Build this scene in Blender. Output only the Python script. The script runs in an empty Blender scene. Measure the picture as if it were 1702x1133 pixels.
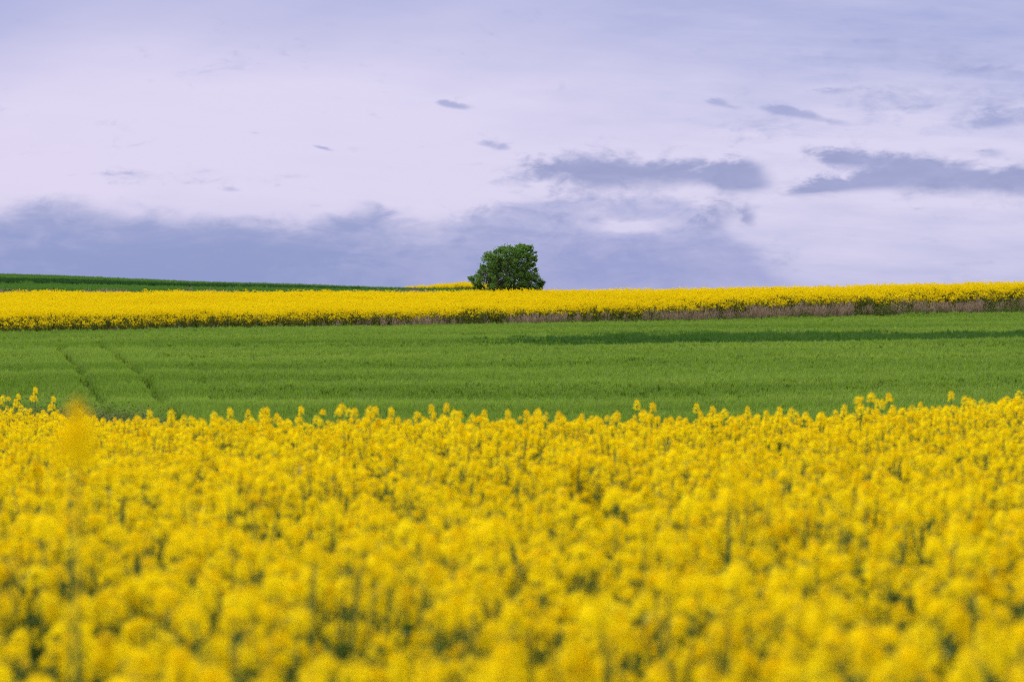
import bpy, math, random
import numpy as np
R = math.radians
scene = bpy.context.scene
COL = scene.collection
random.seed(11)
rng = np.random.default_rng(11)

# ------------------------------------------------------------------ camera
FPX, CX, CY, ZC = 3838.0, 851.0, 566.5, 1.75      # photograph 1702 x 1133
cam_d = bpy.data.cameras.new('camera')
cam = bpy.data.objects.new('camera', cam_d); COL.objects.link(cam)
cam.location = (0, 0, ZC); cam.rotation_euler = (R(90), 0, 0)
cam_d.sensor_width = 36.0; cam_d.lens = FPX / 1702.0 * 36.0
cam_d.clip_start = 0.1; cam_d.clip_end = 20000
cam_d.dof.use_dof = True; cam_d.dof.focus_distance = 75.0; cam_d.dof.aperture_fstop = 3.1
scene.camera = cam
scene.render.engine = 'CYCLES'
scene.cycles.use_denoising = False; scene.cycles.sampling_pattern = 'BLUE_NOISE'; scene.cycles.filter_width = 1.15
scene.cycles.max_bounces = 8; scene.cycles.diffuse_bounces = 4; scene.cycles.transmission_bounces = 4
scene.view_settings.view_transform = 'Standard'; scene.view_settings.look = 'None'
scene.view_settings.exposure = 0.0; scene.view_settings.gamma = 1.0

# ------------------------------------------------------------------ world: overcast sky
SUN_EL, SUN_AZ = 52.0, -35.0            # azimuth measured from +Y (view) towards +X
world = bpy.data.worlds.new('World'); scene.world = world; world.use_nodes = True
NT = world.node_tree; NT.nodes.clear()
class NG:
    """small helper for writing node maths"""
    def __init__(s, nt): s.nt = nt
    def put(s, sock, v):
        if isinstance(v, bpy.types.NodeSocket): s.nt.links.new(v, sock)
        elif v is not None: sock.default_value = v
    def m(s, op, a, b=None, c=None, clamp=False):
        n = s.nt.nodes.new('ShaderNodeMath'); n.operation = op; n.use_clamp = clamp
        for i, v in enumerate((a, b, c)):
            if v is not None: s.put(n.inputs[i], v)
        return n.outputs[0]
    def step(s, v, lo, hi):
        n = s.nt.nodes.new('ShaderNodeMapRange'); n.interpolation_type = 'SMOOTHSTEP'
        s.put(n.inputs['Value'], v); s.put(n.inputs['From Min'], lo); s.put(n.inputs['From Max'], hi)
        return n.outputs['Result']
    def vec(s, x, y, z=0.0):
        n = s.nt.nodes.new('ShaderNodeCombineXYZ')
        for i, v in enumerate((x, y, z)): s.put(n.inputs[i], v)
        return n.outputs[0]
    def noise(s, v, scale, detail=4, rough=0.55, dist=0.0):
        n = s.nt.nodes.new('ShaderNodeTexNoise')
        s.put(n.inputs['Vector'], v); n.inputs['Scale'].default_value = scale
        n.inputs['Detail'].default_value = detail; n.inputs['Roughness'].default_value = rough
        n.inputs['Distortion'].default_value = dist
        return n.outputs['Fac']
    def mix(s, f, a, b, mode='MIX'):
        n = s.nt.nodes.new('ShaderNodeMix'); n.data_type = 'RGBA'; n.blend_type = mode
        s.put(n.inputs['Factor'], f)
        for k, v in (('A', a), ('B', b)):
            k = [i for i in n.inputs if i.name == k and i.type == 'RGBA'][0]
            s.put(k, v if isinstance(v, bpy.types.NodeSocket) else (*v, 1.0))
        return [o for o in n.outputs if o.type == 'RGBA'][0]
    def curve(s, v, lo, hi, pts, ymax):
        f = s.m('DIVIDE', s.m('SUBTRACT', v, lo), hi - lo, clamp=True)
        n = s.nt.nodes.new('ShaderNodeFloatCurve'); s.put(n.inputs['Value'], f)
        cu = n.mapping.curves[0]
        P = [((x - lo) / (hi - lo), y / ymax) for x, y in pts]
        cu.points[0].location = P[0]; cu.points[1].location = P[-1]
        for p in P[1:-1]: cu.points.new(*p)
        n.mapping.update()
        return s.m('MULTIPLY', n.outputs[0], ymax)
def lin(*c):
    return tuple(((v / 255 + .055) / 1.055) ** 2.4 if v > 10 else v / 255 / 12.92 for v in c)

g = NG(NT)
tc = NT.nodes.new('ShaderNodeTexCoord')
sep = NT.nodes.new('ShaderNodeSeparateXYZ'); NT.links.new(tc.outputs['Generated'], sep.inputs[0])
az = g.m('ARCTAN2', sep.outputs[0], sep.outputs[1])
el = g.m('ARCSINE', sep.outputs[2])
# compass angle and elevation in units of 1/3838 rad: a = eastward, b = downward from 8.4 degrees up
a0 = g.m('MULTIPLY_ADD', az, FPX * 1.012, CX); b0 = g.m('MULTIPLY_ADD', el, -FPX, CY)
V = g.vec(g.m('DIVIDE', a0, 100), g.m('DIVIDE', b0, 50))
w1 = g.m('SUBTRACT', g.noise(V, .55, 4, .55), .5)
w2 = g.m('SUBTRACT', g.noise(g.vec(g.m('DIVIDE', b0, 40), g.m('DIVIDE', a0, 90), 7.3), .9, 4, .6), .5)
fine = g.m('SUBTRACT', g.noise(g.vec(g.m('DIVIDE', a0, 100), g.m('DIVIDE', b0, 40), 3.1), 2.6, 6, .62), .5)
A = g.m('MULTIPLY_ADD', w1, 110, a0); A = g.m('MULTIPLY_ADD', fine, 26, A)
B = g.m('MULTIPLY_ADD', w2, 34, b0); B = g.m('MULTIPLY_ADD', fine, 22, B)
def blob(cx, cy, sx, sy, amp=1.0, slope=0.0, a=None, b=None):
    a = a or A; b = b or B
    dx = g.m('SUBTRACT', a, cx)
    dy = g.m('SUBTRACT', b, cy)
    if slope: dy = g.m('MULTIPLY_ADD', dx, -slope, dy)
    dx = g.m('DIVIDE', dx, sx); dy = g.m('DIVIDE', dy, sy)
    r2 = g.m('ADD', g.m('MULTIPLY', dx, dx), g.m('MULTIPLY', dy, dy))
    return g.m('MULTIPLY', g.m('EXPONENT', g.m('MULTIPLY', r2, -1)), amp)
def total(l):
    t = l[0]
    for k in l[1:]: t = g.m('ADD', t, k)
    return t
# thin high cloud: lavender, brightest in a belt above the bank
def centred(n): return g.m('SUBTRACT', n, .5)
belt = g.curve(b0, -300, 570, [(-300, .25), (-60, .36), (30, .48), (110, .72), (200, .93), (290, 1.0), (360, .9), (430, .66), (500, .5), (570, .45)], 1.0)
soft = g.noise(g.vec(g.m('DIVIDE', a0, 420), g.m('DIVIDE', g.m('MULTIPLY_ADD', a0, .22, b0), 120)), 1.0, 3, .5)
belt = g.m('MULTIPLY_ADD', centred(soft), .55, belt)
dark_hi = total([blob(1600, 90, 420, 120, .42, 0, a0, b0), blob(620, -30, 420, 70, .16, 0, a0, b0), blob(-40, 40, 160, 150, .30, 0, a0, b0), blob(330, 160, 380, 90, -.18, 0, a0, b0), blob(1100, 20, 200, 60, .12, 0, a0, b0)])
belt = g.m('SUBTRACT', belt, dark_hi, clamp=True)
streak = centred(g.noise(g.vec(g.m('DIVIDE', a0, 230), g.m('DIVIDE', g.m('MULTIPLY_ADD', a0, -.07, b0), 34), 9.1), 1.0, 6, .62))
belt = g.m('ADD', belt, g.m('MULTIPLY', streak, g.curve(a0, -200, 1900, [(-200, .2), (500, .22), (1000, .45), (1400, .9), (1900, 1.0)], 1.0)), clamp=True)
veil = g.mix(belt, lin(168, 175, 221), lin(224, 217, 244))
# pinkish left, bluer right
side = g.m('DIVIDE', a0, 1702, clamp=True)
veil = g.mix(side, g.mix(1.0, veil, (1.005, .99, 1.0), 'MULTIPLY'), g.mix(1.0, veil, (.955, .975, .99), 'MULTIPLY'))
# cloud texture at two sizes, seen edge-on so wider than tall; billows are rounded on top
def billow(sa, sb, seed, det=5, rough=.6, dist=.6):
    return centred(g.noise(g.vec(g.m('DIVIDE', a0, sa), g.m('DIVIDE', b0, sb), seed), 1.0, det, rough, dist))
puff = billow(95, 40, 4.4, 6, .62); small = billow(34, 17, 2.2, 5, .6, .4); wide = billow(240, 60, 6.1, 5, .58)
# the low bank
edge = g.curve(a0, -200, 1900, [(-200, 352), (0, 345), (100, 324), (180, 338), (330, 348), (480, 356), (560, 350), (612, 338), (660, 350), (760, 350), (880, 322), (1000, 312), (1150, 328), (1230, 375), (1330, 440), (1420, 470), (1900, 500)], 600)
e1 = g.m('ADD', b0, g.m('ADD', g.m('MULTIPLY', puff, 44), g.m('MULTIPLY', small, 16)))
bank = g.step(g.m('SUBTRACT', e1, edge), -7, g.curve(a0, -200, 1900, [(-200, 40), (500, 34), (800, 24), (1150, 36), (1300, 70), (1400, 95), (1900, 98)], 100))
solid = g.curve(a0, -200, 1900, [(-200, .90), (0, .92), (300, .98), (450, .95), (560, .86), (640, .84), (720, .70), (850, .66), (1000, .64), (1200, .62), (1340, .5), (1400, .42), (1900, .3)], 1.0)
var = g.m('ADD', g.m('MULTIPLY', puff, 1.1), g.m('ADD', g.m('MULTIPLY', small, .5), g.m('MULTIPLY', wide, .7)))
vamp = g.m('MULTIPLY', g.curve(a0, -200, 1900, [(-200, .4), (400, .6), (650, .8), (900, .95), (1150, 1.0), (1400, .7), (1900, .4)], 1.0), g.curve(b0, 300, 500, [(300, 1.0), (390, .95), (430, .7), (500, .45)], 1.0))
holes = total([blob(1050, 376, 66, 14, .85, .03), blob(985, 350, 26, 8, .3), blob(700, 385, 70, 26, .22), blob(1120, 322, 90, 8, .5), blob(865, 322, 50, 10, .55), blob(1275, 340, 60, 40, .6), blob(960, 305, 20, 6, .3)])
lowdark = total([blob(1060, 447, 250, 36, .26), blob(560, 420, 160, 30, .12), blob(300, 430, 320, 40, .1), blob(980, 440, 120, 40, .12)])
thick = g.m('MULTIPLY', bank, g.m('MULTIPLY_ADD', var, vamp, solid))
thick = g.m('ADD', g.m('SUBTRACT', thick, g.m('MULTIPLY', holes, bank)), g.m('MULTIPLY', lowdark, bank), clamp=True)
# the two long dark rolls, the puffs under them and the loose scraps
C_ = lambda cx, cy, sx, sy, amp, sl=0.0: blob(cx, cy, sx, sy * 1.18, amp, sl, a=g_a, b=g_b)
g_a = g.m('MULTIPLY_ADD', small, 40, g.m('MULTIPLY_ADD', puff, 60, a0)); g_b = g.m('MULTIPLY_ADD', small, 14, g.m('MULTIPLY_ADD', puff, 22, b0))
rolls = total([C_(960, 277, 62, 24, 1.15, .04), C_(1010, 292, 60, 20, .7), C_(1085, 286, 80, 20, 1.05, .05), C_(1190, 288, 70, 22, 1.1, .02), C_(1240, 292, 44, 26, .95), C_(1250, 308, 40, 9, .5), C_(900, 284, 40, 12, .5),
               C_(1345, 318, 45, 8, .8, -.1), C_(1380, 310, 60, 14, .6, -.1), C_(1395, 265, 48, 12, 1.1, .05), C_(1470, 274, 75, 14, .95, .09), C_(1550, 284, 70, 15, .9, .10), C_(1420, 304, 85, 14, .9, -.05), C_(1490, 300, 75, 20, .8), C_(1575, 306, 75, 24, .85, .04), C_(1665, 308, 70, 20, 1.0, .05), C_(1720, 306, 50, 24, .9),
               C_(1200, 356, 44, 20, .8), C_(1180, 372, 30, 14, .5), C_(1247, 364, 15, 14, .85), C_(960, 335, 60, 26, .5), C_(1060, 318, 60, 16, .35), C_(760, 356, 40, 14, .35), C_(820, 350, 60, 14, .3)])
roll = g.step(g.m('ADD', g.m('MULTIPLY', puff, 1.5), g.m('MULTIPLY_ADD', small, 1.25, rolls)), .15, 1.38)
A2 = g.m('MULTIPLY_ADD', small, 26, g.m('MULTIPLY_ADD', puff, 22, a0)); B2 = g.m('MULTIPLY_ADD', small, 12, g.m('MULTIPLY_ADD', puff, 8, b0))
def scrap(cx, cy, sx, sy, amp=1.0, slope=0.0): return blob(cx, cy, sx, sy, amp, slope, A2, B2)
scraps = total([scrap(738, 173, 18, 6, .9, .1), scrap(764, 179, 24, 6, 1.0, .08), scrap(1190, 171, 24, 9, 1.0, .16), scrap(1222, 181, 18, 6, .6, .16), scrap(1290, 185, 32, 9, 1.0, .1), scrap(1340, 195, 44, 9, 1.05, .16), scrap(1395, 209, 28, 6, .6, .1),
                scrap(805, 240, 20, 6, .8, .1), scrap(836, 246, 18, 7, .9, .04), scrap(531, 247, 22, 3.5, 1.1, .22), scrap(418, 223, 13, 3.5, .7, .1), scrap(1385, 157, 40, 8, .8), scrap(1130, 172, 16, 4, .45),
                scrap(1470, 78, 80, 8, .6), scrap(1690, 202, 58, 18, .95), scrap(1640, 214, 36, 9, .7), scrap(1590, 132, 70, 8, .55, -.08), scrap(1660, 124, 60, 7, .5, -.06), scrap(1645, 262, 30, 11, .8), scrap(378, 317, 28, 6, .75, .05),
                scrap(175, 294, 45, 6, .55, .04), scrap(118, 297, 14, 4, .4), scrap(1620, 440, 70, 6, .5), scrap(1600, 466, 60, 14, .45), scrap(330, 300, 30, 4, .45), scrap(1510, 188, 110, 7, .5), scrap(520, 343, 40, 5, .5), scrap(780, 274, 40, 4, .45), scrap(835, 282, 30, 5, .45), scrap(850, 300, 40, 5, .4)])
scr = g.step(g.m('ADD', g.m('MULTIPLY', puff, .6), g.m('MULTIPLY_ADD', small, 1.0, scraps)), .25, 1.15)
wfield = total([blob(1600, 160, 320, 100, .5, 0, a0, b0), blob(865, 292, 100, 34, .42, 0, a0, b0), blob(300, 300, 260, 16, .34, 0, a0, b0), blob(1280, 200, 160, 40, .22, 0, a0, b0), blob(1590, 450, 130, 20, .3, 0, a0, b0), blob(1290, 400, 90, 50, .35, 0, a0, b0)])
wisp = g.step(g.m('ADD', g.m('ADD', g.m('MULTIPLY', wide, 1.3), g.m('MULTIPLY', puff, 1.2)), g.m('MULTIPLY_ADD', small, .7, wfield)), .22, .85)
deep = g.mix(g.step(g.m('MULTIPLY_ADD', puff, 70, g.m('MULTIPLY_ADD', wide, 170, b0)), 345, 440), lin(163, 169, 213), lin(139, 153, 204))
deep = g.mix(g.step(a0, 500, 1100), deep, lin(153, 161, 211))
skyc = g.mix(g.m('MULTIPLY', thick, .97), veil, deep)
skyc = g.mix(g.m('MULTIPLY', wisp, .68), skyc, lin(166, 172, 216))
skyc = g.mix(g.m('MULTIPLY', roll, .93), skyc, g.mix(g.step(g.m('MULTIPLY_ADD', puff, .8, .5), .25, .75), lin(163, 168, 212), lin(142, 150, 197)))
skyc = g.mix(g.m('MULTIPLY', scr, .7), skyc, lin(152, 160, 208))
# overhead (outside the picture) the overcast is brighter
up = g.step(el, .16, 1.1)
skyc = g.mix(up, skyc, (1.75, 1.66, 1.58))
nish = NT.nodes.new('ShaderNodeTexSky'); nish.sky_type = 'NISHITA'; nish.sun_disc = False
nish.sun_elevation = R(SUN_EL); nish.sun_rotation = R(SUN_AZ); nish.air_density = 1.0; nish.dust_density = 2.0
ten = NT.nodes.new('ShaderNodeVectorMath'); ten.operation = 'SCALE'; ten.inputs['Scale'].default_value = 10.0
NT.links.new(skyc, ten.inputs[0])
final = g.mix(.94, nish.outputs[0], ten.outputs[0])
bg = NT.nodes.new('ShaderNodeBackground'); bg.inputs['Strength'].default_value = 0.1
NT.links.new(final, bg.inputs['Color'])
wo = NT.nodes.new('ShaderNodeOutputWorld'); NT.links.new(bg.outputs[0], wo.inputs['Surface'])

# ------------------------------------------------------------------ sun behind thin cloud
sd = bpy.data.lights.new('sun', 'SUN'); sd.energy = 3.4; sd.angle = R(12); sd.color = (1.0, .95, .84)
sun = bpy.data.objects.new('sun', sd); COL.objects.link(sun)
sun.rotation_euler = (R(90 - SUN_EL), 0, R(180 - SUN_AZ) + math.pi * 0)
from mathutils import Vector
sdir = Vector((math.sin(R(SUN_AZ)) * math.cos(R(SUN_EL)), math.cos(R(SUN_AZ)) * math.cos(R(SUN_EL)), math.sin(R(SUN_EL))))
sun.rotation_euler = sdir.to_track_quat('Z', 'Y').to_euler(); sun.location = (0, 0, 60)

# ------------------------------------------------------------------ helpers
def tag(o, label=None, cat=None, group=None, kind=None):
    if label: o['label'] = label
    if cat: o['category'] = cat
    if group: o['group'] = group
    if kind: o['kind'] = kind
    return o
class MB:
    def __init__(s): s.v = []; s.f = []; s.m = []
    def poly(s, pts, mat=0):
        i = len(s.v); s.v.extend([tuple(p) for p in pts]); s.f.append(tuple(range(i, i + len(pts)))); s.m.append(mat)
    def tube(s, pts, radii, n=5, mat=0):
        rings = []
        for k, p in enumerate(pts):
            p = np.array(p, float)
            q = np.array(pts[min(k + 1, len(pts) - 1)], float) - np.array(pts[max(k - 1, 0)], float)
            q /= np.linalg.norm(q) + 1e-9
            h = np.cross(q, (1, 0, 0) if abs(q[0]) < .8 else (0, 1, 0)); h /= np.linalg.norm(h)
            w = np.cross(q, h); i = len(s.v)
            for j in range(n):
                t = 2 * math.pi * j / n
                s.v.append(tuple(p + radii[k] * (math.cos(t) * h + math.sin(t) * w)))
            rings.append(i)
        for a, b in zip(rings, rings[1:]):
            for j in range(n):
                s.f.append((a + j, a + (j + 1) % n, b + (j + 1) % n, b + j)); s.m.append(mat)
    def add(s, o, off=(0, 0, 0), rot=0.0, scl=1.0, mat_shift=0):
        i = len(s.v); c, d = math.cos(rot), math.sin(rot)
        s.v.extend([((x * c - y * d) * scl + off[0], (x * d + y * c) * scl + off[1], z * scl + off[2]) for x, y, z in o.v])
        s.f.extend([tuple(k + i for k in f) for f in o.f]); s.m.extend([m + mat_shift for m in o.m])
    def mesh(s, name, mats, smooth=False):
        me = bpy.data.meshes.new(name); me.from_pydata(s.v, [], s.f)
        for m in mats: me.materials.append(m)
        me.polygons.foreach_set('material_index', s.m)
        if smooth: me.polygons.foreach_set('use_smooth', [True] * len(s.f))
        me.update(); return me
def link(name, me, parent=None, loc=(0, 0, 0)):
    o = bpy.data.objects.new(name, me); COL.objects.link(o); o.location = loc
    if parent: o.parent = parent
    return o
def leaf_material(name, c1, c2, trans=.35, tcol=None, island=True, inst=.5, rough=.6, world_noise=None, spec=.2):
    """two-tone leaf or petal: natural spread from leaf to leaf and plant to plant, plus light through the blade"""
    m = bpy.data.materials.new(name); m.use_nodes = True; nt = m.node_tree; nt.nodes.clear(); h = NG(nt)
    geo = nt.nodes.new('ShaderNodeNewGeometry'); oi = nt.nodes.new('ShaderNodeObjectInfo')
    f = h.m('ADD', h.m('MULTIPLY', geo.outputs['Random Per Island'], 1 - inst), h.m('MULTIPLY', oi.outputs['Random'], inst))
    if world_noise:
        sx, sy, amt = world_noise
        sp = nt.nodes.new('ShaderNodeSeparateXYZ'); nt.links.new(geo.outputs['Position'], sp.inputs[0])
        nz = h.noise(h.vec(h.m('MULTIPLY', sp.outputs[0], sx), h.m('MULTIPLY', sp.outputs[1], sy)), 1.0, 4, .6)
        f = h.m('ADD', h.m('MULTIPLY', f, 1 - amt), h.m('MULTIPLY', h.step(nz, .3, .7), amt), clamp=True)
    col = h.mix(f, c1, c2)
    p = nt.nodes.new('ShaderNodeBsdfPrincipled'); nt.links.new(col, p.inputs['Base Color'])
    p.inputs['Roughness'].default_value = rough; p.inputs['Specular IOR Level'].default_value = spec
    t = nt.nodes.new('ShaderNodeBsdfTranslucent')
    nt.links.new(h.mix(1.0, col, tcol or (1.1, 1.1, .6), 'MULTIPLY'), t.inputs['Color'])
    mx = nt.nodes.new('ShaderNodeMixShader'); mx.inputs[0].default_value = trans
    nt.links.new(p.outputs[0], mx.inputs[1]); nt.links.new(t.outputs[0], mx.inputs[2])
    o = nt.nodes.new('ShaderNodeOutputMaterial'); nt.links.new(mx.outputs[0], o.inputs['Surface'])
    return m
M = {}
M['petal'] = leaf_material('rape_petal', (.91, .69, .003), (.95, .84, .010), .42, (1.05, 1.02, .5), inst=.55, rough=.9, spec=.02)
M['bud'] = leaf_material('rape_bud', (.45, .42, .02), (.62, .52, .02), .2)
M['stem'] = leaf_material('rape_stem', (.10, .17, .035), (.15, .22, .05), .1, rough=.55)
M['leaf'] = leaf_material('rape_leaf', (.05, .11, .028), (.085, .16, .04), .3, rough=.7, spec=.06)
M['far_petal'] = leaf_material('far_rape_petal', (.75, .56, .004), (.88, .73, .008), .3, (1.05, 1.05, .5), inst=.3, rough=.9, spec=.03, world_noise=(.08, .2, .35))
M['far_leaf'] = leaf_material('far_rape_leaf', (.075, .10, .016), (.15, .18, .03), .3)
M['wheat'] = leaf_material('wheat_blade', (.085, .195, .014), (.30, .44, .08), .37, inst=.12, world_noise=(.035, .22, .45))
M['wheat_shaded'] = leaf_material('shaded_wheat_blade', (.036, .115, .016), (.085, .20, .028), .3, inst=.15, world_noise=(.06, .3, .4))
M['grain'] = leaf_material('far_grain_blade', (.06, .17, .022), (.14, .30, .05), .3, inst=.2, world_noise=(.05, .2, .4))
M['dry'] = leaf_material('dry_grass', (.20, .15, .10), (.44, .34, .25), .2, (1.1, 1, .9), inst=.4)
M['weed'] = leaf_material('weed_leaf', (.045, .085, .018), (.14, .15, .045), .25, inst=.5, spec=.05)
M['tree_leaf'] = leaf_material('tree_leaf', (.04, .12, .022), (.155, .30, .06), .4, inst=0)
def bark():
    m = bpy.data.materials.new('bark'); m.use_nodes = True; h = NG(m.node_tree); p = m.node_tree.nodes['Principled BSDF']
    c = m.node_tree.nodes.new('ShaderNodeTexCoord')
    n = h.noise(c.outputs['Object'], 9, 6, .65)
    m.node_tree.links.new(h.mix(n, (.03, .024, .018), (.14, .11, .085)), p.inputs['Base Color']); p.inputs['Roughness'].default_value = .9
    return m
M['bark'] = bark()
def soil():
    m = bpy.data.materials.new('soil'); m.use_nodes = True; h = NG(m.node_tree); p = m.node_tree.nodes['Principled BSDF']
    c = m.node_tree.nodes.new('ShaderNodeTexCoord')
    n = h.noise(c.outputs['Object'], 1.3, 8, .7); n2 = h.noise(c.outputs['Object'], .09, 4, .6)
    col = h.mix(n, (.04, .03, .018), (.10, .075, .048)); col = h.mix(h.m('MULTIPLY', h.step(n2, .4, .6), .6), col, (.06, .09, .025))
    m.node_tree.links.new(col, p.inputs['Base Color']); p.inputs['Roughness'].default_value = .95
    return m
M['soil'] = soil()

# ------------------------------------------------------------------ terrain
# heights: for bearings u = x / y a list of (distance, ground height); built from slopes seen in the valley
def zz(d, y, h): return ZC + (CY - y) / FPX * d - h
W, RP, GR = .45, 1.3, .7
TAIL = [(600, 6.0), (1200, 6.0), (4000, 6.0)]
PROF = {
 -.2217: [(-60, 0), (0, 0), (8, 0), (12, -.03), (17, -.13), (22, -.19), (27, -.23), (33, -.75), (45, -1.7)] +
        [(d, zz(d, y, W)) for d, y in ((60, 700), (70, 668), (80, 634), (90, 608), (100, 586), (112, 564), (124, 548))] +
        [(d, zz(d, y, RP)) for d, y in ((142, 508), (160, 495), (180, 486))] +
        [(d, zz(d, y, GR)) for d, y in ((192, 483), (215, 471.5), (221, 470.5), (227, 464), (260, 457), (300, 459), (400, 474))] + TAIL,
 -.11: [(-60, 0), (0, 0), (8, 0), (12, 0), (17, 0), (20, -.13), (27, -.6), (45, -1.75)] +
        [(d, zz(d, y, W)) for d, y in ((60, 701), (70, 668), (80, 632), (90, 604), (100, 582), (113, 557), (127, 541))] +
        [(d, zz(d, y, RP)) for d, y in ((145, 503), (162, 491), (178, 487))] +
        [(d, zz(d, y, GR)) for d, y in ((192, 486), (215, 479), (221, 478.5), (227, 475), (260, 472.5), (300, 475), (400, 486))] + TAIL,
 -.045: [(-60, 0), (0, 0), (8, 0), (12, 0), (17, 0), (20, -.13), (27, -.6), (45, -1.75)] +
        [(d, zz(d, y, W)) for d, y in ((60, 702), (70, 668), (80, 631), (90, 602), (100, 580), (114, 554), (129, 538))] +
        [(d, zz(d, y, RP)) for d, y in ((145, 500), (160, 490), (172, 487))] +
        [(d, zz(d, y, GR)) for d, y in ((190, 486), (215, 483), (260, 481.5))] + [(d, zz(d, y, RP)) for d, y in ((300, 484), (330, 483.5), (400, 494))] + TAIL,
 -.02: [(-60, 0), (0, 0), (8, 0), (12, 0), (17, 0), (20, -.13), (27, -.6), (45, -1.75)] +
        [(d, zz(d, y, W)) for d, y in ((60, 702), (70, 668), (80, 630), (90, 601), (100, 579), (114, 554), (129.5, 536.5))] +
        [(d, zz(d, y, RP)) for d, y in ((145, 497), (157, 487), (168, 488))] +
        [(d, zz(d, y, GR)) for d, y in ((190, 488), (215, 485), (260, 482.5))] + [(d, zz(d, y, RP)) for d, y in ((300, 477), (330, 475), (400, 492))] + TAIL,
 .0: [(-60, 0), (0, 0), (8, 0), (12, 0), (17, 0), (20, -.13), (27, -.6), (45, -1.75)] +
        [(d, zz(d, y, W)) for d, y in ((60, 702), (70, 668), (80, 630), (90, 601), (100, 578), (115, 552), (130, 535))] +
        [(d, zz(d, y, RP)) for d, y in ((145, 495), (155, 485.5), (165, 487))] +
        [(d, zz(d, y, GR)) for d, y in ((190, 496), (260, 494))] + [(d, zz(d, y, RP)) for d, y in ((300, 482), (330, 480), (400, 500))] + TAIL,
 .04: [(-60, 0), (0, 0), (8, 0), (12, 0), (17, 0), (20, -.13), (27, -.6), (45, -1.7)] +
        [(d, zz(d, y, W)) for d, y in ((60, 700), (70, 666), (80, 627), (90, 599), (100, 576), (115, 550), (132, 532))] +
        [(d, zz(d, y, RP)) for d, y in ((145, 489), (153, 484), (165, 490), (200, 508), (300, 512), (400, 520))] + TAIL,
 .11: [(-60, 0), (0, 0), (8, 0), (12, 0), (18, .0), (21, -.13), (28, -.6), (45, -1.65)] +
        [(d, zz(d, y, W)) for d, y in ((60, 698), (70, 661), (80, 623), (90, 596), (100, 574), (115, 548), (135, 525.5))] +
        [(d, zz(d, y, RP)) for d, y in ((139, 486), (147, 480.5), (160, 486), (200, 505), (300, 512), (400, 520))] + TAIL,
 .2217: [(-60, 0), (0, 0), (8, .0), (14, .03), (20, .05), (24, -.12), (30, -.5), (45, -1.6)] +
        [(d, zz(d, y, W)) for d, y in ((60, 695), (70, 655), (80, 618), (90, 592), (100, 570), (115, 546), (139.5, 515))] +
        [(d, zz(d, y, RP)) for d, y in ((143, 474), (150, 472.5), (165, 479), (200, 500), (300, 510), (400, 520))] + TAIL,
}
def pchip(x, y, q):
    x = np.asarray(x, float); y = np.asarray(y, float); h = np.diff(x); s = np.diff(y) / h
    d = np.zeros_like(y)
    for i in range(1, len(x) - 1):
        if s[i - 1] * s[i] > 0:
            w1_, w2_ = 2 * h[i] + h[i - 1], h[i] + 2 * h[i - 1]
            d[i] = (w1_ + w2_) / (w1_ / s[i - 1] + w2_ / s[i])
    d[0], d[-1] = s[0], s[-1]
    q = np.clip(q, x[0], x[-1]); i = np.clip(np.searchsorted(x, q) - 1, 0, len(x) - 2); t = (q - x[i]) / h[i]
    return y[i] * (1 + 2 * t) * (1 - t) ** 2 + d[i] * h[i] * t * (1 - t) ** 2 + y[i + 1] * t * t * (3 - 2 * t) + d[i + 1] * h[i] * t * t * (t - 1)
UK = np.array(sorted(PROF))
DK = np.concatenate([np.arange(-60, 420, .5), np.arange(420, 4001, 20)])
TAB = np.stack([pchip([p[0] for p in PROF[u]], [p[1] for p in PROF[u]], DK) for u in UK])
def height(x, y):
    x = np.atleast_1d(np.asarray(x, float)); y = np.atleast_1d(np.asarray(y, float))
    u = np.clip(x / np.maximum(y, 3.0), UK[0], UK[-1])
    cols = np.stack([np.interp(y, DK, t) for t in TAB])
    i = np.clip(np.searchsorted(UK, u) - 1, 0, len(UK) - 2); t = (u - UK[i]) / (UK[i + 1] - UK[i])
    t = t * t * (3 - 2 * t) * .5 + t * .5
    k = np.arange(len(x)); z = cols[i, k] * (1 - t) + cols[i + 1, k] * t
    uu = x / np.maximum(y, 3.0)
    wz = np.clip((y - 62) / 10, 0, 1) * np.clip((126 - y) / 6, 0, 1)
    z = z + wz * (.05 * np.sin(y * .41 + x * .05 + .8 * np.sin(x * .03)) + .04 * np.sin(y * .83 - x * .04))
    fold = np.clip((uu + .01) / .08, 0, 1)
    z = z + fold * (.16 * np.exp(-((y - 99 - 12 * uu) / 3.0) ** 2) - .20 * np.exp(-((y - 105.5 - 12 * uu) / 4.0) ** 2))
    return z
xs = np.unique(np.concatenate([np.arange(-90, 91, 1.0), -np.geomspace(90, 4000, 24), np.geomspace(90, 4000, 24)]))
ys = np.unique(np.concatenate([np.arange(-60, 345, 1.0), np.geomspace(345, 4000, 40)]))
X, Y = np.meshgrid(xs, ys); Z = height(X.ravel(), Y.ravel())
nx, ny = len(xs), len(ys)
idx = np.arange(nx * ny).reshape(ny, nx)
quads = np.stack([idx[:-1, :-1], idx[:-1, 1:], idx[1:, 1:], idx[1:, :-1]], -1).reshape(-1, 4)
me = bpy.data.meshes.new('ground'); me.from_pydata(np.stack([X.ravel(), Y.ravel(), Z], -1).tolist(), [], quads.tolist())
me.materials.append(M['soil']); me.polygons.foreach_set('use_smooth', [True] * len(quads))
tag(link('ground', me), kind='structure')

def pix(px, y):                      # x of photograph column px at depth y
    return (px - CX) / FPX * y
def zpx(py, y): return ZC + (CY - py) / FPX * y
def D1(u): return np.interp(u, [-.2217, -.11, 0, .04, .11, .2217], [123, 126.5, 129.5, 131.5, 134.5, 139])   # end of the wheat
def D2(u): return np.interp(u, [-.2217, -.11, -.045, -.02, 0, .04, .2217], [181, 179, 173, 168, 166, 166, 166])  # back of the far rape

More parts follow.
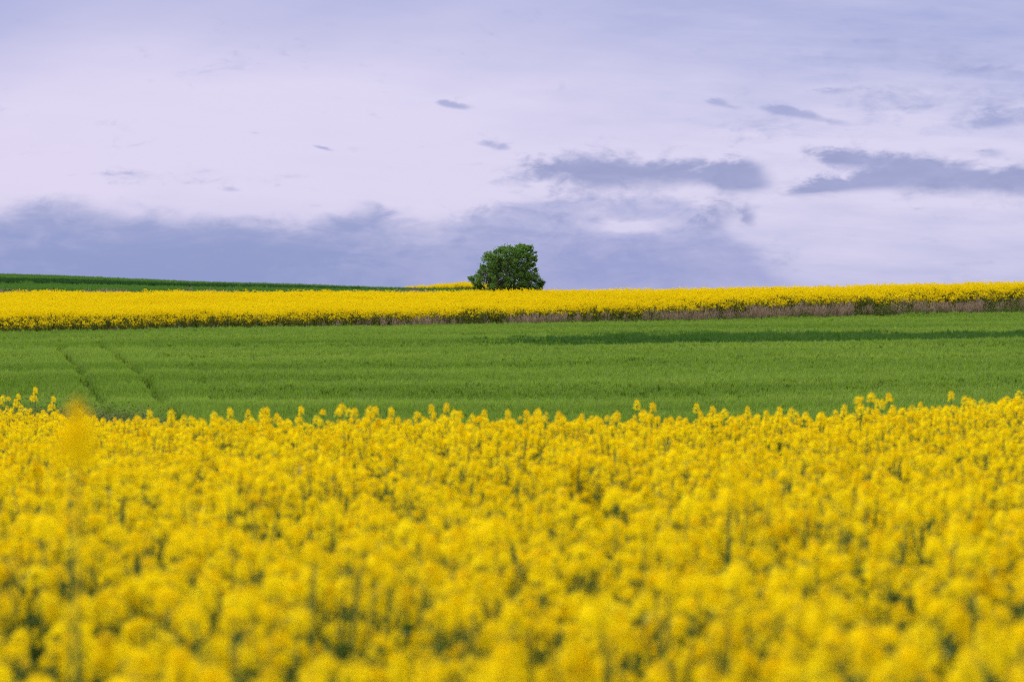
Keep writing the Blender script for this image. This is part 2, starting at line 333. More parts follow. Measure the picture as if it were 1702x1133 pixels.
# ------------------------------------------------------------------ scattering as ONE object of kind stuff
def protos(name, meshes):
    c = bpy.data.collections.new(name)
    for i, me in enumerate(meshes):
        o = bpy.data.objects.new('%s_sprig_%02d' % (name, i), me); c.objects.link(o)
    return c
def scatter(name, coll, P, rot, scl, ind):
    me = bpy.data.meshes.new(name); me.from_pydata(P.tolist(), [], [])
    for nm, ty, arr, key in (('rot', 'FLOAT_VECTOR', rot, 'vector'), ('scl', 'FLOAT_VECTOR', scl, 'vector'), ('ind', 'INT', ind, 'value')):
        a = me.attributes.new(nm, ty, 'POINT'); a.data.foreach_set(key, np.ascontiguousarray(arr).ravel())
    o = link(name, me)
    ng = bpy.data.node_groups.new(name, 'GeometryNodeTree')
    ng.interface.new_socket('Geometry', in_out='INPUT', socket_type='NodeSocketGeometry')
    ng.interface.new_socket('Geometry', in_out='OUTPUT', socket_type='NodeSocketGeometry')
    i = ng.nodes.new('NodeGroupInput'); u = ng.nodes.new('NodeGroupOutput')
    ci = ng.nodes.new('GeometryNodeCollectionInfo'); ci.inputs['Collection'].default_value = coll
    ci.inputs['Separate Children'].default_value = True; ci.inputs['Reset Children'].default_value = True
    ip = ng.nodes.new('GeometryNodeInstanceOnPoints'); ip.inputs['Pick Instance'].default_value = True
    def at(nm, ty):
        n = ng.nodes.new('GeometryNodeInputNamedAttribute'); n.data_type = ty; n.inputs['Name'].default_value = nm
        return n.outputs['Attribute']
    L = ng.links.new
    L(i.outputs[0], ip.inputs['Points']); L(ci.outputs[0], ip.inputs['Instance'])
    L(at('ind', 'INT'), ip.inputs['Instance Index']); L(at('scl', 'FLOAT_VECTOR'), ip.inputs['Scale'])
    er = ng.nodes.new('FunctionNodeEulerToRotation'); L(at('rot', 'FLOAT_VECTOR'), er.inputs[0]); L(er.outputs[0], ip.inputs['Rotation'])
    L(ip.outputs[0], u.inputs[0])
    md = o.modifiers.new('scatter', 'NODES'); md.node_group = ng
    return o
def jitter_grid(x0, x1, y0, y1, s, jit=.5):
    gx, gy = np.meshgrid(np.arange(x0, x1, s), np.arange(y0, y1, s))
    x = gx.ravel() + rng.uniform(-jit, jit, gx.size) * s; y = gy.ravel() + rng.uniform(-jit, jit, gx.size) * s
    return x, y
def upright(n, tilt=.06):
    return np.stack([rng.normal(0, tilt, n), rng.normal(0, tilt, n), rng.uniform(0, 2 * math.pi, n)], -1)
def sc3(s, zmul=1.0):
    s = np.asarray(s); return np.stack([s, s, s * zmul], -1)

# ------------------------------------------------------------------ rapeseed plant
def flower(mb, c, nrm, r):
    """one four-petalled flower"""
    n = np.array(nrm, float); n /= np.linalg.norm(n)
    h = np.cross(n, (0, 0, 1) if abs(n[2]) < .9 else (1, 0, 0)); h /= np.linalg.norm(h); w = np.cross(n, h)
    t0 = random.uniform(0, 6.28)
    for k in range(4):
        t = t0 + k * math.pi / 2 + random.uniform(-.15, .15)
        e = math.cos(t) * h + math.sin(t) * w; s = np.cross(n, e); lift = random.uniform(.0, .45)
        a = c + e * r * .12; b = c + e * r * 1.0 + n * r * lift
        m_ = c + e * r * .62 + n * r * .18
        mb.poly([a, m_ - s * r * .42, b - s * r * .25, b + s * r * .25, m_ + s * r * .42], 0)
def head_mb(n=40, L=.06, rad=.03, fr=.0095):
    mb = MB()
    for i in range(n):
        t = random.random() ** .8
        ang = i * 2.39996 + random.uniform(-.3, .3)
        rr = rad * math.sqrt(max(0.03, 1 - t ** 2.2)) * random.uniform(.75, 1.15)
        c = np.array((math.cos(ang) * rr, math.sin(ang) * rr, -L + t * L * 1.02))
        nv = (math.cos(ang) * (1.05 - .6 * t), math.sin(ang) * (1.05 - .6 * t), .25 + t * 1.1)
        flower(mb, c, nv, fr * random.uniform(.8, 1.2))
    for i in range(9):                                 # buds at the tip
        a = random.uniform(0, 6.28); r = random.uniform(0, .010); z = .004 + random.uniform(0, .010) - r * .5
        p = np.array((math.cos(a) * r, math.sin(a) * r, z)); s = .0036
        top = p + (0, 0, s * 1.6); bot = p - (0, 0, s)
        ring = [p + (math.cos(k * 2.094) * s, math.sin(k * 2.094) * s, 0) for k in range(3)]
        for k in range(3):
            mb.poly([ring[k], ring[(k + 1) % 3], top], 1); mb.poly([ring[(k + 1) % 3], ring[k], bot], 1)
    return mb
def leaf_mb(length=.2, wid=.05):
    mb = MB(); pts = []
    N = 5; 
    for k in range(N + 1):
        t = k / N; x = length * t; z = .35 * length * math.sin(t * 2.4) - .12 * length * t
        w = wid * math.sin(min(1, t * 1.15 + .08) * math.pi) * .5 + .003
        pts.append((x, w, z, -w))
    for k in range(N):
        x, w, z, nw = pts[k]; x2, w2_, z2, nw2 = pts[k + 1]
        mb.poly([(x, 0, z - .006), (x2, 0, z2 - .006), (x2, w2_, z2), (x, w, z)]); mb.poly([(x, nw, z), (x2, nw2, z2), (x2, 0, z2 - .006), (x, 0, z - .006)])
    return mb
HEADS = [head_mb(random.randint(30, 44), random.uniform(.034, .066), random.uniform(.018, .029)) for _ in range(6)]
HEADS.append(head_mb(20, .026, .014)); HEADS.append(head_mb(12, .02, .011))
LEAVES = [leaf_mb(random.uniform(.14, .24), random.uniform(.035, .06)) for _ in range(3)]
HEAD_ME = [h.mesh('flower_head', [M['petal'], M['bud']]) for h in HEADS]
LEAF_ME = [h.mesh('leaf', [M['leaf']]) for h in LEAVES]
class Plant:
    """layout of one plant: stem mesh, head places, leaf places. Top of the main head at 1.2 m"""
    def __init__(s, nb=6, top=1.2, spread=.17):
        s.stem = MB(); s.heads = []; s.leaves = []
        bx, by = random.uniform(-.03, .03), random.uniform(-.03, .03)
        s.stem.tube([(0, 0, 0), (bx * .5, by * .5, .5 * top), (bx, by, top - .03)], [.007, .0055, .0025], 5)
        s.heads.append(((bx, by, top), random.randrange(5), random.uniform(.95, 1.15), random.uniform(0, 6.28)))
        a0_ = random.uniform(0, 6.28)
        for k in range(nb):
            a = a0_ + k * 2.4 + random.uniform(-.4, .4); zb = top * random.uniform(.42, .72)
            r = spread * random.uniform(.35, 1.0); zt = top * random.uniform(.78, .99)
            p0 = np.array((bx * zb / top, by * zb / top, zb)); p2 = np.array((math.cos(a) * r, math.sin(a) * r, zt))
            p1 = p0 * .45 + p2 * .55 + np.array((math.cos(a) * .03, math.sin(a) * .03, -.04))
            s.stem.tube([p0, p1, p2 - (0, 0, .03)], [.0042, .0034, .002], 4)
            s.heads.append((tuple(p2), random.randrange(8), random.uniform(.75, 1.12), random.uniform(0, 6.28)))
            for _ in range(3):                         # young pods on the branch below the flowers
                t = random.uniform(.55, .85); q = p1 * (1 - t) + p2 * t; b = random.uniform(0, 6.28)
                e = q + np.array((math.cos(b) * .03, math.sin(b) * .03, .025)); s.stem.tube([q, e], [.0012, .0016], 3)
        for k in range(5):
            a = random.uniform(0, 6.28); s.leaves.append(((bx * .3, by * .3, random.uniform(.25, .78) * top), random.randrange(3), random.uniform(.7, 1.15), a))
    def joined(s, name):
        mb = MB(); mb.add(s.stem, mat_shift=2)
        for p, i, sc, r in s.heads: mb.add(HEADS[i], p, r, sc)
        for p, i, sc, r in s.leaves: mb.add(LEAVES[i], p, r, sc, 3)
        return mb.mesh(name, [M['petal'], M['bud'], M['stem'], M['leaf']])
    def build(s, name='rapeseed_plant'):
        e = bpy.data.objects.new(name, None); COL.objects.link(e); e.empty_display_size = .1
        link('stem', s.stem_me(), e)
        for p, i, sc, r in s.heads:
            o = link('flower_head', HEAD_ME[i], e, p); o.rotation_euler = (0, 0, r); o.scale = (sc,) * 3
        for p, i, sc, r in s.leaves[:3]:
            o = link('leaf', LEAF_ME[i], e, p); o.rotation_euler = (0, 0, r); o.scale = (sc,) * 3
        return e
    _me = None
    def stem_me(s):
        if s._me is None: s._me = s.stem.mesh('stem', [M['stem']])
        return s._me
KIND = [Plant(random.randint(5, 10), spread=random.uniform(.12, .2)) for _ in range(12)]
SLIM = [Plant(random.randint(1, 2), 1.2, .05) for _ in range(4)]; SOLO = Plant(0, 1.2, .05)
for a_, dz_, i_ in ((.3, -.006, 0), (3.4, -.014, 1)):
    b_ = SOLO.heads[0][0]; SOLO.heads.append(((b_[0] + .009 * math.cos(a_), b_[1] + .009 * math.sin(a_), b_[2] + dz_), i_, .85, a_))
def copy_tree(o, kids):
    c = o.copy(); COL.objects.link(c)
    for k in kids:
        d = k.copy(); COL.objects.link(d); d.parent = c
    return c

# foreground crop
x, y = jitter_grid(-11, 11, 1.9, 36, .19)
u = x / y
far_end = np.interp(u, [-.25, -.19, -.15, .1, .25], [35, 33, 27, 27, 31])
keep = (np.abs(x) < .2217 * y + 1.7) & (y < far_end)
x, y = x[keep], y[keep]
cl = .6 * np.sin(x * 2.1 + 1.3 * np.sin(y * 1.3)) * np.sin(y * 1.7 + .7 * np.sin(x * 1.9)) + .6 * np.sin(x * 7.3 + 2 * np.sin(y * 3.1)) * np.sin(y * 6.1 + 1.5 * np.sin(x * 4.7))
scl = np.clip(rng.normal(.925, .065, len(x)) + .07 * cl, .68, 1.08)
scl *= np.interp(y, [8, 15], [1, .968]) * np.where(rng.random(len(x)) < .05, 1.07, 1)
thin = rng.random(len(x)) < .97 - .42 * (cl < -.42)
x, y, scl = x[thin], y[thin], scl[thin]
z = height(x, y)
rz = upright(len(x), .11); ki = rng.integers(0, len(KIND), len(x))
topy = CY + (ZC - z - 1.2 * scl) / y * FPX
inview = (np.abs(x / y) < .2217 + .02 / y * 3) & (topy < 1133 + 40)
order = np.argsort(np.where(inview, y, 1e6))
NEAR = 265
near = order[:NEAR]; mask = np.ones(len(x), bool); mask[near] = False
coll = protos('rapeseed', [k.joined('rapeseed') for k in KIND])
o = scatter('rapeseed_crop', coll, np.stack([x, y, z], -1)[mask], rz[mask], sc3(scl[mask]), ki[mask])
tag(o, 'dense yellow flowering rapeseed filling the foreground up to the crest', 'rapeseed crop', kind='stuff')
first = {}
for n in near:
    k = int(ki[n])
    if k not in first:
        e = KIND[k].build(); first[k] = (e, list(e.children))
    else:
        e = copy_tree(*first[k])
    e.location = (x[n], y[n], z[n]); e.rotation_euler = rz[n]; e.scale = (scl[n],) * 3
    tag(e, 'blurred yellow rapeseed plant among the nearest ones in the foreground', 'rapeseed plant', 'nearest rapeseed plants, out of focus')
# plants that stand out one by one: (column, row of the top, distance, slim?, label)
STAND = [
 (135, 677, 3.4, 2, 'very blurred tall rapeseed plant rising nearest the lens at the left of the flowers'),
 (58, 644, 27.5, 1, 'tallest sharp rapeseed head near the left edge, yellow against green wheat'),
 (88, 659, 27.5, 1, 'sharp rapeseed head just right of the tallest one near the left edge'),
 (30, 655, 29, 1, 'small rapeseed head left of the tallest one by the left edge'),
 (4, 657, 28, 1, 'rapeseed head cut by the left edge of the photo above the crop'),
 (248, 682, 19, 1, 'faint small greenish yellow rapeseed head right of the big blurred plant'),
 (284, 681, 19, 1, 'small lone rapeseed head second to the right of the big blurred plant'),
 (382, 679, 18.5, 1, 'slender rapeseed head above the crest at left, right of a broad clump'),
 (443, 678, 18.5, 1, 'pair of small rapeseed heads on one plant left of the tall upright head'),
 (500, 676, 19, 1, 'small rapeseed head midway between the pair and the thick upright head'),
 (568, 672, 17, 0, 'thick upright rapeseed plant standing above the crest left of the tree'),
 (624, 676, 18.5, 1, 'rapeseed head above the crest two heads left of the tree'),
 (650, 678, 18.5, 1, 'pale rapeseed head above the crest nearest the tree on its left'),
 (717, 673, 17.5, 0, 'lone broad rapeseed head above the crest left below the tree'),
 (844, 682, 18.5, 1, 'tiny rapeseed head above the crest straight below the tree'),
 (895, 680, 18.5, 1, 'tiny rapeseed head above the crest below the right side of the tree'),
 (1059, 666, 18.5, 1, 'small high rapeseed head above the crest, tallest right of the tree'),
 (1085, 670, 17.5, 1, 'narrow tall rapeseed head next to the small high one right of the tree'),
 (1158, 672, 18.5, 1, 'rapeseed head among a loose trio above the crest right of the tree'),
 (1185, 676, 18.5, 1, 'low round rapeseed head at the right end of the loose trio'),
 (1243, 677, 18.5, 1, 'single upright rapeseed head over the dip of the crest at right'),
 (1296, 677, 18.5, 1, 'twin topped rapeseed plant over the crest right of the dip'),
 (1428, 671, 20, 1, 'round lone rapeseed head where the crest starts to climb at right'),
 (1459, 664, 20, 1, 'rapeseed head just left of the tallest one on the right'),
 (1477, 654, 20, 1, 'tallest pale rapeseed head on the right rising from the crest'),
 (1581, 651, 20.5, 1, 'rapeseed head highest in the photo at right, over a broad clump'),
 (1612, 662, 20.5, 1, 'small greenish rapeseed head right of the highest one'),
 (1690, 658, 19.5, 0, 'broad rapeseed plant at the right edge of the crest'),
]
for px, py, d, slim, lab in STAND:
    xx = pix(px, d); g0 = float(height(xx, d)[0]); top = zpx(py, d) - g0
    src = SOLO if slim == 2 else random.choice(SLIM if slim else KIND); e = src.build()
    b = src.heads[0][0]; s = top / 1.2
    e.location = (xx - b[0] * min(s, 1.25), d, g0); e.scale = (min(s, 1.25) * (.72 if slim == 2 else 1),) * 2 + (s,)
    tag(e, lab, 'rapeseed plant', 'rapeseed plants standing above the crop')

# ------------------------------------------------------------------ wheat field
def blade_patch(n, R_, h, wd, lean=.3, spread=.12):
    mb = MB()
    per = 10
    for k in range(n):
        if k % per == 0:                                # blades stand in tillered tufts
            r = R_ * math.sqrt(random.random()); a = random.uniform(0, 6.28); cx_, cy_ = r * math.cos(a), r * math.sin(a)
            th = h * random.gauss(1, spread); tt = random.uniform(0, 6.28)
        bx, by = cx_ + random.gauss(0, .028), cy_ + random.gauss(0, .028)
        H = th * random.gauss(1, .07); t = tt + random.gauss(0, .9); dx, dy = math.cos(t), math.sin(t); w = wd * random.uniform(.6, 1.3) * .5
        sx, sy = -dy * w, dx * w; l = lean * H * random.uniform(.2, 1)
        q1 = (bx + dx * l * .25, by + dy * l * .25, H * .6); q2 = (bx + dx * l, by + dy * l, H * random.uniform(.88, 1.0))
        mb.poly([(bx - sx, by - sy, 0), (bx + sx, by + sy, 0), (q1[0] + sx, q1[1] + sy, q1[2]), (q1[0] - sx, q1[1] - sy, q1[2])])
        mb.poly([(q1[0] - sx, q1[1] - sy, q1[2]), (q1[0] + sx, q1[1] + sy, q1[2]), q2])
    return mb
TRAM = [[(95, 578, 0), (128, 605, 0), (142, 632, 0), (165, 660, 0), (188, 690, 0)], [(158, 566, 0), (178, 580, 0), (218, 605, 0), (247, 635, 0), (278, 668, 0), (300, 690, 0)]]
def on_field(px, py, h=W):
    d = np.arange(58, 135, .1); zt = height(pix(px, d), d) + h; row = CY - (zt - ZC) / d * FPX
    i = int(np.argmin(np.abs(row - py))); return pix(px, d[i]), d[i]
TRAM_XY = []
for t in TRAM:
    p = [on_field(a, b) for a, b, _ in t]; p.sort(key=lambda q: q[1])
    TRAM_XY.append(p)
def tram_dist(x, y):
    best = np.full(len(x), 99.0)
    for p in TRAM_XY:
        py_ = np.array([q[1] for q in p]); px_ = np.array([q[0] for q in p])
        d = np.abs(x - np.interp(y, py_, px_)); d[(y < py_[0] - 2) | (y > py_[-1] + 1.5)] = 99
        best = np.minimum(best, d)
    return best
x, y = jitter_grid(-42, 42, 56, 141, .62)
u = x / y; keep = (np.abs(x) < .2217 * y + 4.5) & (y < D1(u) + .1) & (y > 57 + 3 * np.sin(x * .3) + 6 * (u < -.17)) & (tram_dist(x, y) > .95)
x, y = x[keep], y[keep]; u = x / y
# shade in the fold at upper right, painted as a strip of darker, bluer blades
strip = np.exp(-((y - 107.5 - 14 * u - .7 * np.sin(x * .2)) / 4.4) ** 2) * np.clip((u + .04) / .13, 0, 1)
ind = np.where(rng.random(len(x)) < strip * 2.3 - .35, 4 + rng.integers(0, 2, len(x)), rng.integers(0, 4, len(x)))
coll = protos('wheat', [blade_patch(230, .62, W, .024, .3, .085).mesh('wheat', [M['wheat']]) for _ in range(4)] + [blade_patch(230, .62, W * 1.06, .026).mesh('wheat', [M['wheat_shaded']]) for _ in range(2)]
              + [blade_patch(16, .09, W, .022).mesh('wheat', [M['wheat']]) for _ in range(3)])
s = rng.normal(1, .05, len(x))
x2, y2 = jitter_grid(-30, -5, 56, 128, .13); td = tram_dist(x2, y2)
tw = .2 * np.clip(.95 + .55 * np.sin(y2 * .42 + x2 * .05) + .2 * np.sin(y2 * 1.3), .4, 1.3)
k2 = (td < 1.5) & ((td > tw) | (rng.random(len(x2)) < .2)) & (y2 < D1(x2 / y2)); x2, y2, td = x2[k2], y2[k2], td[k2]
s2 = rng.normal(1, .06, len(x2)) * (.6 + .4 * np.clip((td - .06) / .25, 0, 1))
xa = np.concatenate([x, x2]); ya = np.concatenate([y, y2])
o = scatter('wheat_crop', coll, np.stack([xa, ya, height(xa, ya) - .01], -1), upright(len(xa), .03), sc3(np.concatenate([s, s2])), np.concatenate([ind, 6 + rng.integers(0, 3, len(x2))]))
tag(o, 'green young wheat covering the slope, with two wheel tracks at left', 'wheat', kind='stuff')

# ------------------------------------------------------------------ far rapeseed
def far_clump(nh=24, rad=.3):
    mb = MB()
    for _ in range(nh):
        r = rad * math.sqrt(random.random()); a = random.uniform(0, 6.28)
        zt = random.choice((random.uniform(1.05, 1.32), random.uniform(.85, 1.25), random.uniform(.35, 1.1)))
        for _ in range(9):
            c = np.array((r * math.cos(a), r * math.sin(a), zt)) + np.array([random.gauss(0, .028), random.gauss(0, .028), random.gauss(0, .034)])
            n = np.array([random.gauss(0, 1), random.gauss(0, 1), random.gauss(.6, .8)]); n /= np.linalg.norm(n)
            h = np.cross(n, (.3, .5, .8)); h /= np.linalg.norm(h); w = np.cross(n, h); s = random.uniform(.014, .026)
            mb.poly([c - h * s, c + w * s, c + h * s, c - w * s], 0)
    for _ in range(70):
        r = rad * math.sqrt(random.random()); a = random.uniform(0, 6.28); p = np.array((r * math.cos(a), r * math.sin(a), random.uniform(0, .35)))
        q = p + np.array((random.gauss(0, .06), random.gauss(0, .06), random.uniform(.4, .8))); q[2] = min(q[2], 1.15)
        t = random.uniform(0, 6.28); s = np.array((math.cos(t), math.sin(t), 0)) * random.uniform(.006, .02)
        mb.poly([p - s, p + s, q + s * .8, q - s * .8], 1)
    for _ in range(50):
        r = rad * math.sqrt(random.random()); a = random.uniform(0, 6.28); c = np.array((r * math.cos(a), r * math.sin(a), random.uniform(.15, 1.0)))
        t = random.uniform(0, 6.28); e = np.array((math.cos(t), math.sin(t), random.uniform(-.6, .4))) * random.uniform(.05, .11); s = np.array((-math.sin(t), math.cos(t), random.uniform(-.3, .3))) * .022
        mb.poly([c, c + e * .5 + s, c + e, c + e * .5 - s], 1)
    return mb
FAR = protos('far_rapeseed', [far_clump().mesh('far_rapeseed', [M['far_petal'], M['far_leaf']]) for _ in range(6)])
x, y = jitter_grid(-48, 48, 122, 183, .36)
u = x / y; f0 = D1(u) + np.interp(u, [-.2217, -.1, .05, .2217], [.4, .75, 1.4, 2.6]) + .25 * np.sin(x * .9) + .15 * np.sin(x * 2.3)
keep = (np.abs(x) < .2217 * y + 5) & (y > f0) & (y < D2(u))
x, y, u, f0 = x[keep], y[keep], u[keep], f0[keep]
s = np.clip(rng.normal(1.0, .07, len(x)) + .05 * np.sin(x * .7 + y * .5), .8, 1.2) * np.where(y - f0 < 1.0, np.interp(u, [-.2217, -.12, 0, .1, .2], [.66, .8, .92, .95, .84]) * (.8 + .4 * rng.random(len(x))), 1)
o = scatter('far_rapeseed_crop', FAR, np.stack([x, y, height(x, y)], -1), upright(len(x), .05), sc3(s), rng.integers(0, 6, len(x)))
tag(o, 'strip of yellow rapeseed beyond the green wheat slope', 'rapeseed crop', kind='stuff')
x, y = jitter_grid(-26, 14, 284, 345, .62); u = x / y
keep = (u > -.047 + .00035 * (y - 284)) & (u < .03); x, y = x[keep], y[keep]
o = scatter('distant_rapeseed_crop', FAR, np.stack([x, y, height(x, y)], -1), upright(len(x), .05), sc3(rng.normal(1.25, .08, len(x))), rng.integers(0, 6, len(x)))
tag(o, 'small yellow rapeseed hill on the skyline left of the tree', 'rapeseed crop', kind='stuff')

# ------------------------------------------------------------------ grain on the far hill at left
M['grain_shaded'] = leaf_material('shaded_grain_blade', (.022, .085, .022), (.05, .15, .03), .2, inst=.2)  # shade on the fields' front faces, put into darker blade colour
GRN = protos('grain', [blade_patch(170, .75, GR, .05, .25, .1).mesh('grain', [M['grain']]) for _ in range(4)] + [blade_patch(190, .75, GR, .05, .2, .1).mesh('grain', [M['grain_shaded']]) for _ in range(2)])
x, y = jitter_grid(-82, 0, 186, 300, .8); u = x / y
f1 = 188 + 1.5 * np.sin(x * .25)
keep = (np.abs(x) < .2217 * y + 7) & (u < -.008) & (y > f1) & ~((y > 218) & (y < 225.5 + np.sin(x * .3))) & (y < np.interp(u, [-.2, -.05], [292, 268]))
x, y = x[keep], y[keep]
o = scatter('grain_crop', GRN, np.stack([x, y, height(x, y)], -1), upright(len(x), .03), sc3(rng.normal(1, .06, len(x))), np.where((y > 225) & (y < 233) | (y < f1[keep] + 4) & (rng.random(len(x)) < .6), 4 + rng.integers(0, 2, len(x)), rng.integers(0, 4, len(x))))
tag(o, 'darker green grain fields on the far hill at left', 'grain', kind='stuff')

# ------------------------------------------------------------------ field margins: dry grass and weeds
def dry_tuft(n=26):
    mb = MB()
    for _ in range(n):
        a = random.uniform(0, 6.28); r = .12 * math.sqrt(random.random()); b = np.array((r * math.cos(a), r * math.sin(a), 0)); H = random.uniform(.45, 1.0)
        t = random.uniform(0, 6.28); l = np.array((math.cos(t), math.sin(t), 0)) * H * random.uniform(.05, .35); s = np.array((-math.sin(t), math.cos(t), 0)) * .008
        q = b + l * .3 + (0, 0, H * .65); e = b + l + (0, 0, H)
        mb.poly([b - s, b + s, q + s, q - s]); mb.poly([q - s, q + s, e])
        s2 = s * 2.2; mb.poly([e - (0, 0, .16) - l * .2, e - (0, 0, .08) + s2, e + (0, 0, .03), e - (0, 0, .08) - s2])
    return mb
def weed_tuft(n=110):
    mb = MB()
    for _ in range(n):
        c = np.array((random.gauss(0, .16), random.gauss(0, .16), abs(random.gauss(.2, .16)))); t = random.uniform(0, 6.28)
        e = np.array((math.cos(t), math.sin(t), random.uniform(-.3, .8))) * random.uniform(.04, .09); s = np.array((-math.sin(t), math.cos(t), random.uniform(-.4, .4))) * random.uniform(.008, .018)
        mb.poly([c, c + e * .5 + s, c + e, c + e * .5 - s])
    return mb
DRY = protos('dry_grass', [dry_tuft().mesh('dry_grass', [M['dry']]) for _ in range(4)])
WEED = protos('weeds', [weed_tuft().mesh('weeds', [M['weed']]) for _ in range(4)])
x, y = jitter_grid(-38, 38, 122, 143, .2); u = x / y
wid = np.interp(u, [-.2217, -.14, -.05, .05, .12, .2217], [.3, .8, 1.4, 1.9, 2.4, 2.9]); e = (y - D1(u)) / wid
patch = np.sin(x * .55 + 1.7 * np.sin(x * .23)) + .5 * np.sin(x * 1.37 + 1)
keep = (np.abs(x) < .2217 * y + 5) & (e > .0) & (e < 1.0); x, y, u, e, patch, wid = x[keep], y[keep], u[keep], e[keep], patch[keep], wid[keep]
size = np.interp(u, [-.2217, -.12, -.02, .1, .2217], [.4, .6, .76, .88, .88])
isd = rng.random(len(x)) < np.clip((.40 + .42 * patch), .1, .9) * np.where(e < .35, .45, 1)
P = np.stack([x, y, height(x, y)], -1)
sel = isd & (rng.random(len(x)) < .75)
o1p, o1s = P[sel], size[sel] * rng.normal(1, .15, sel.sum())
# also a dry fringe behind the far rape and pale grasses in the bottom of the valley at left
x, y = jitter_grid(-44, -6, 181.5, 188.5, .3); keep = rng.random(len(x)) < np.clip(.28 + .35 * np.sin(x * .5 + np.sin(x * .21) * 2), .02, .6); x, y = x[keep], y[keep]
o1p = np.concatenate([o1p, np.stack([x, y, height(x, y)], -1)]); o1s = np.concatenate([o1s, rng.normal(1.0, .15, len(x))])
o = scatter('dry_grass', DRY, o1p, upright(len(o1p), .12), sc3(o1s), rng.integers(0, 4, len(o1p)))
tag(o, 'brown dry grass along the margin under the far rapeseed', 'dry grass', kind='stuff')
sel = ~isd; o2p, o2s = P[sel], size[sel] * 1.25 * rng.normal(1, .2, sel.sum())
x, y = jitter_grid(-20, -6, 46, 66, .22); u = x / y
keep = (y < 61 + 3.5 * np.clip((-.165 - u) / .04, 0, 1) + np.sin(x)) & (u < -.15) & (u > -.27); x, y = x[keep], y[keep]
o2p = np.concatenate([o2p, np.stack([x, y, height(x, y)], -1)]); o2s = np.concatenate([o2s, rng.normal(1.1, .2, len(x))])
o = scatter('weeds', WEED, o2p, upright(len(o2p), .1), sc3(o2s), rng.integers(0, 4, len(o2p)))
tag(o, 'low dark green weeds along the field margins', 'weeds', kind='stuff')

# ------------------------------------------------------------------ tree on the skyline
TD = 161.0; tx = pix(850, TD); tz = float(height(tx, TD)[0])
prof = [(500, 815, 885), (485, 796, 899), (472, 786, 904), (460, 792, 899), (447, 797, 892), (435, 799, 891), (424, 807, 889), (418, 815, 887), (412, 836, 883), (409, 864, 876)]
prof = [(zpx(a, TD), pix(b, TD), pix(c, TD)) for a, b, c in prof]
pz = np.array([p[0] for p in prof]); pl = np.array([p[1] for p in prof]); pr = np.array([p[2] for p in prof])
class Crown: pass
tree = bpy.data.objects.new('tree', None); COL.objects.link(tree); tree.location = (tx, TD, tz)
tag(tree, 'lone round leafy dark green tree on the skyline behind the far rapeseed', 'tree')
clumps = []
while len(clumps) < 490:
    zc = random.uniform(pz[0], pz[-1]); l, r = np.interp(zc, pz, pl), np.interp(zc, pz, pr); c, w = (l + r) / 2, (r - l) / 2
    a = random.uniform(0, 6.28); q = random.random() ** .36 * random.choice((1.0, 1.0, 1.1))
    clumps.append((c + math.cos(a) * q * w - tx, math.sin(a) * q * w * .95, zc - tz, q))
for px, py in ((897, 466), (900, 473), (892, 459), (894, 472), (903, 469), (899, 478), (888, 466), (787, 464), (792, 471), (783, 463), (795, 463), (797, 474)):   # low side boughs
    for k in range(2): clumps.append((pix(px, TD) - tx, random.uniform(-.5, .5), zpx(py, TD) - tz, .9))
tb = MB()
base_top = np.array((.05, 0, 1.0))
tb.tube([(0, 0, -.1), (.02, .01, .5), base_top], [.2, .15, .13], 9)
mains = []
for k in range(7):
    a = k * .9 + random.uniform(-.2, .2); e = np.array((.1 + math.cos(a) * random.uniform(.8, 1.5), math.sin(a) * random.uniform(.8, 1.5), random.uniform(2.0, 3.4)))
    m_ = base_top * .5 + e * .5 + np.array((0, 0, .15)); tb.tube([base_top, m_, e], [.085, .055, .03], 6); mains.append((base_top, m_, e))
tb.tube([base_top, (.3, 0, 2.4), (.6, .05, 3.9)], [.11, .07, .025], 7); mains.append((base_top, np.array((.3, 0, 2.4)), np.array((.6, .05, 3.9))))
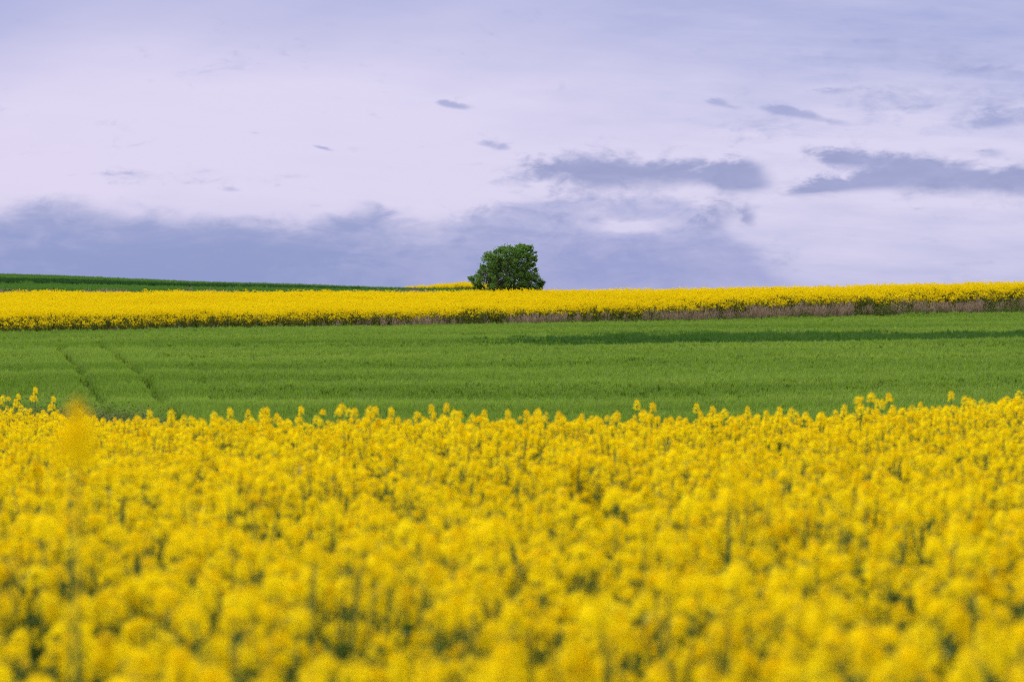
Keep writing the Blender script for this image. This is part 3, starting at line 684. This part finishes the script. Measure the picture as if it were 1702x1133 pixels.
for c in clumps:
    cc = np.array(c[:3]); best = min((np.linalg.norm(cc - p), tuple(p)) for mm in mains for p in (mm[1], mm[2], (mm[1] + mm[2]) / 2))
    p = np.array(best[1]); tb.tube([p, p * .5 + cc * .5 + np.array((0, 0, .06)), cc], [.018, .012, .006], 4)
link('trunk', tb.mesh('trunk', [M['bark']], True), tree)
lb = MB()
for cxx, cyy, czz, q in clumps:
    rad = random.uniform(.12, .26) * (1.0 if q < .85 else .7)
    for _ in range(random.randint(50, 85)):
        c = np.array((cxx, cyy, czz)) + np.array([random.gauss(0, rad * .62), random.gauss(0, rad * .62), random.gauss(0, rad * .5)])
        n = np.array([random.gauss(0, .8), random.gauss(0, .8), random.gauss(.5, .6)]); n /= np.linalg.norm(n) + 1e-6
        h = np.cross(n, (random.gauss(0, 1), random.gauss(0, 1), random.gauss(0, 1))); h /= np.linalg.norm(h); w = np.cross(n, h); s = random.uniform(.045, .08)
        lb.poly([c - h * s, c + w * s * .55, c + h * s, c - w * s * .55])
link('crown', lb.mesh('crown', [M['tree_leaf']]), tree)
# low shrub at the tree's left foot
SD = 171.0; sx_ = pix(812, SD); sz_ = float(height(sx_, SD)[0])
shrub = bpy.data.objects.new('shrub', None); COL.objects.link(shrub); shrub.location = (sx_, SD, sz_)
tag(shrub, 'small dark shrub at the left foot of the tree', 'shrub')
sb = MB(); st = MB()
hs = zpx(477, SD) - sz_
for _ in range(26):
    a = random.uniform(0, 6.28); r = random.uniform(0, .75); c0 = np.array((math.cos(a) * r, math.sin(a) * r, random.uniform(.5, 1) * hs * (1 - .35 * r)))
    st.tube([(c0[0] * .15, c0[1] * .15, 0), c0 * .55 + np.array((0, 0, .05)), c0], [.02, .012, .005], 4)
    for _ in range(34):
        c = c0 + np.array([random.gauss(0, .13) for _ in range(3)]); t = random.uniform(0, 6.28); s = random.uniform(.03, .055)
        h = np.array((math.cos(t), math.sin(t), random.gauss(0, .5))) * s; w = np.array((-math.sin(t), math.cos(t), random.gauss(0, .5))) * s * .6
        sb.poly([c - h, c + w, c + h, c - w])
link('stem', st.mesh('stem', [M['bark']]), shrub); link('foliage', sb.mesh('foliage', [M['tree_leaf']]), shrub)
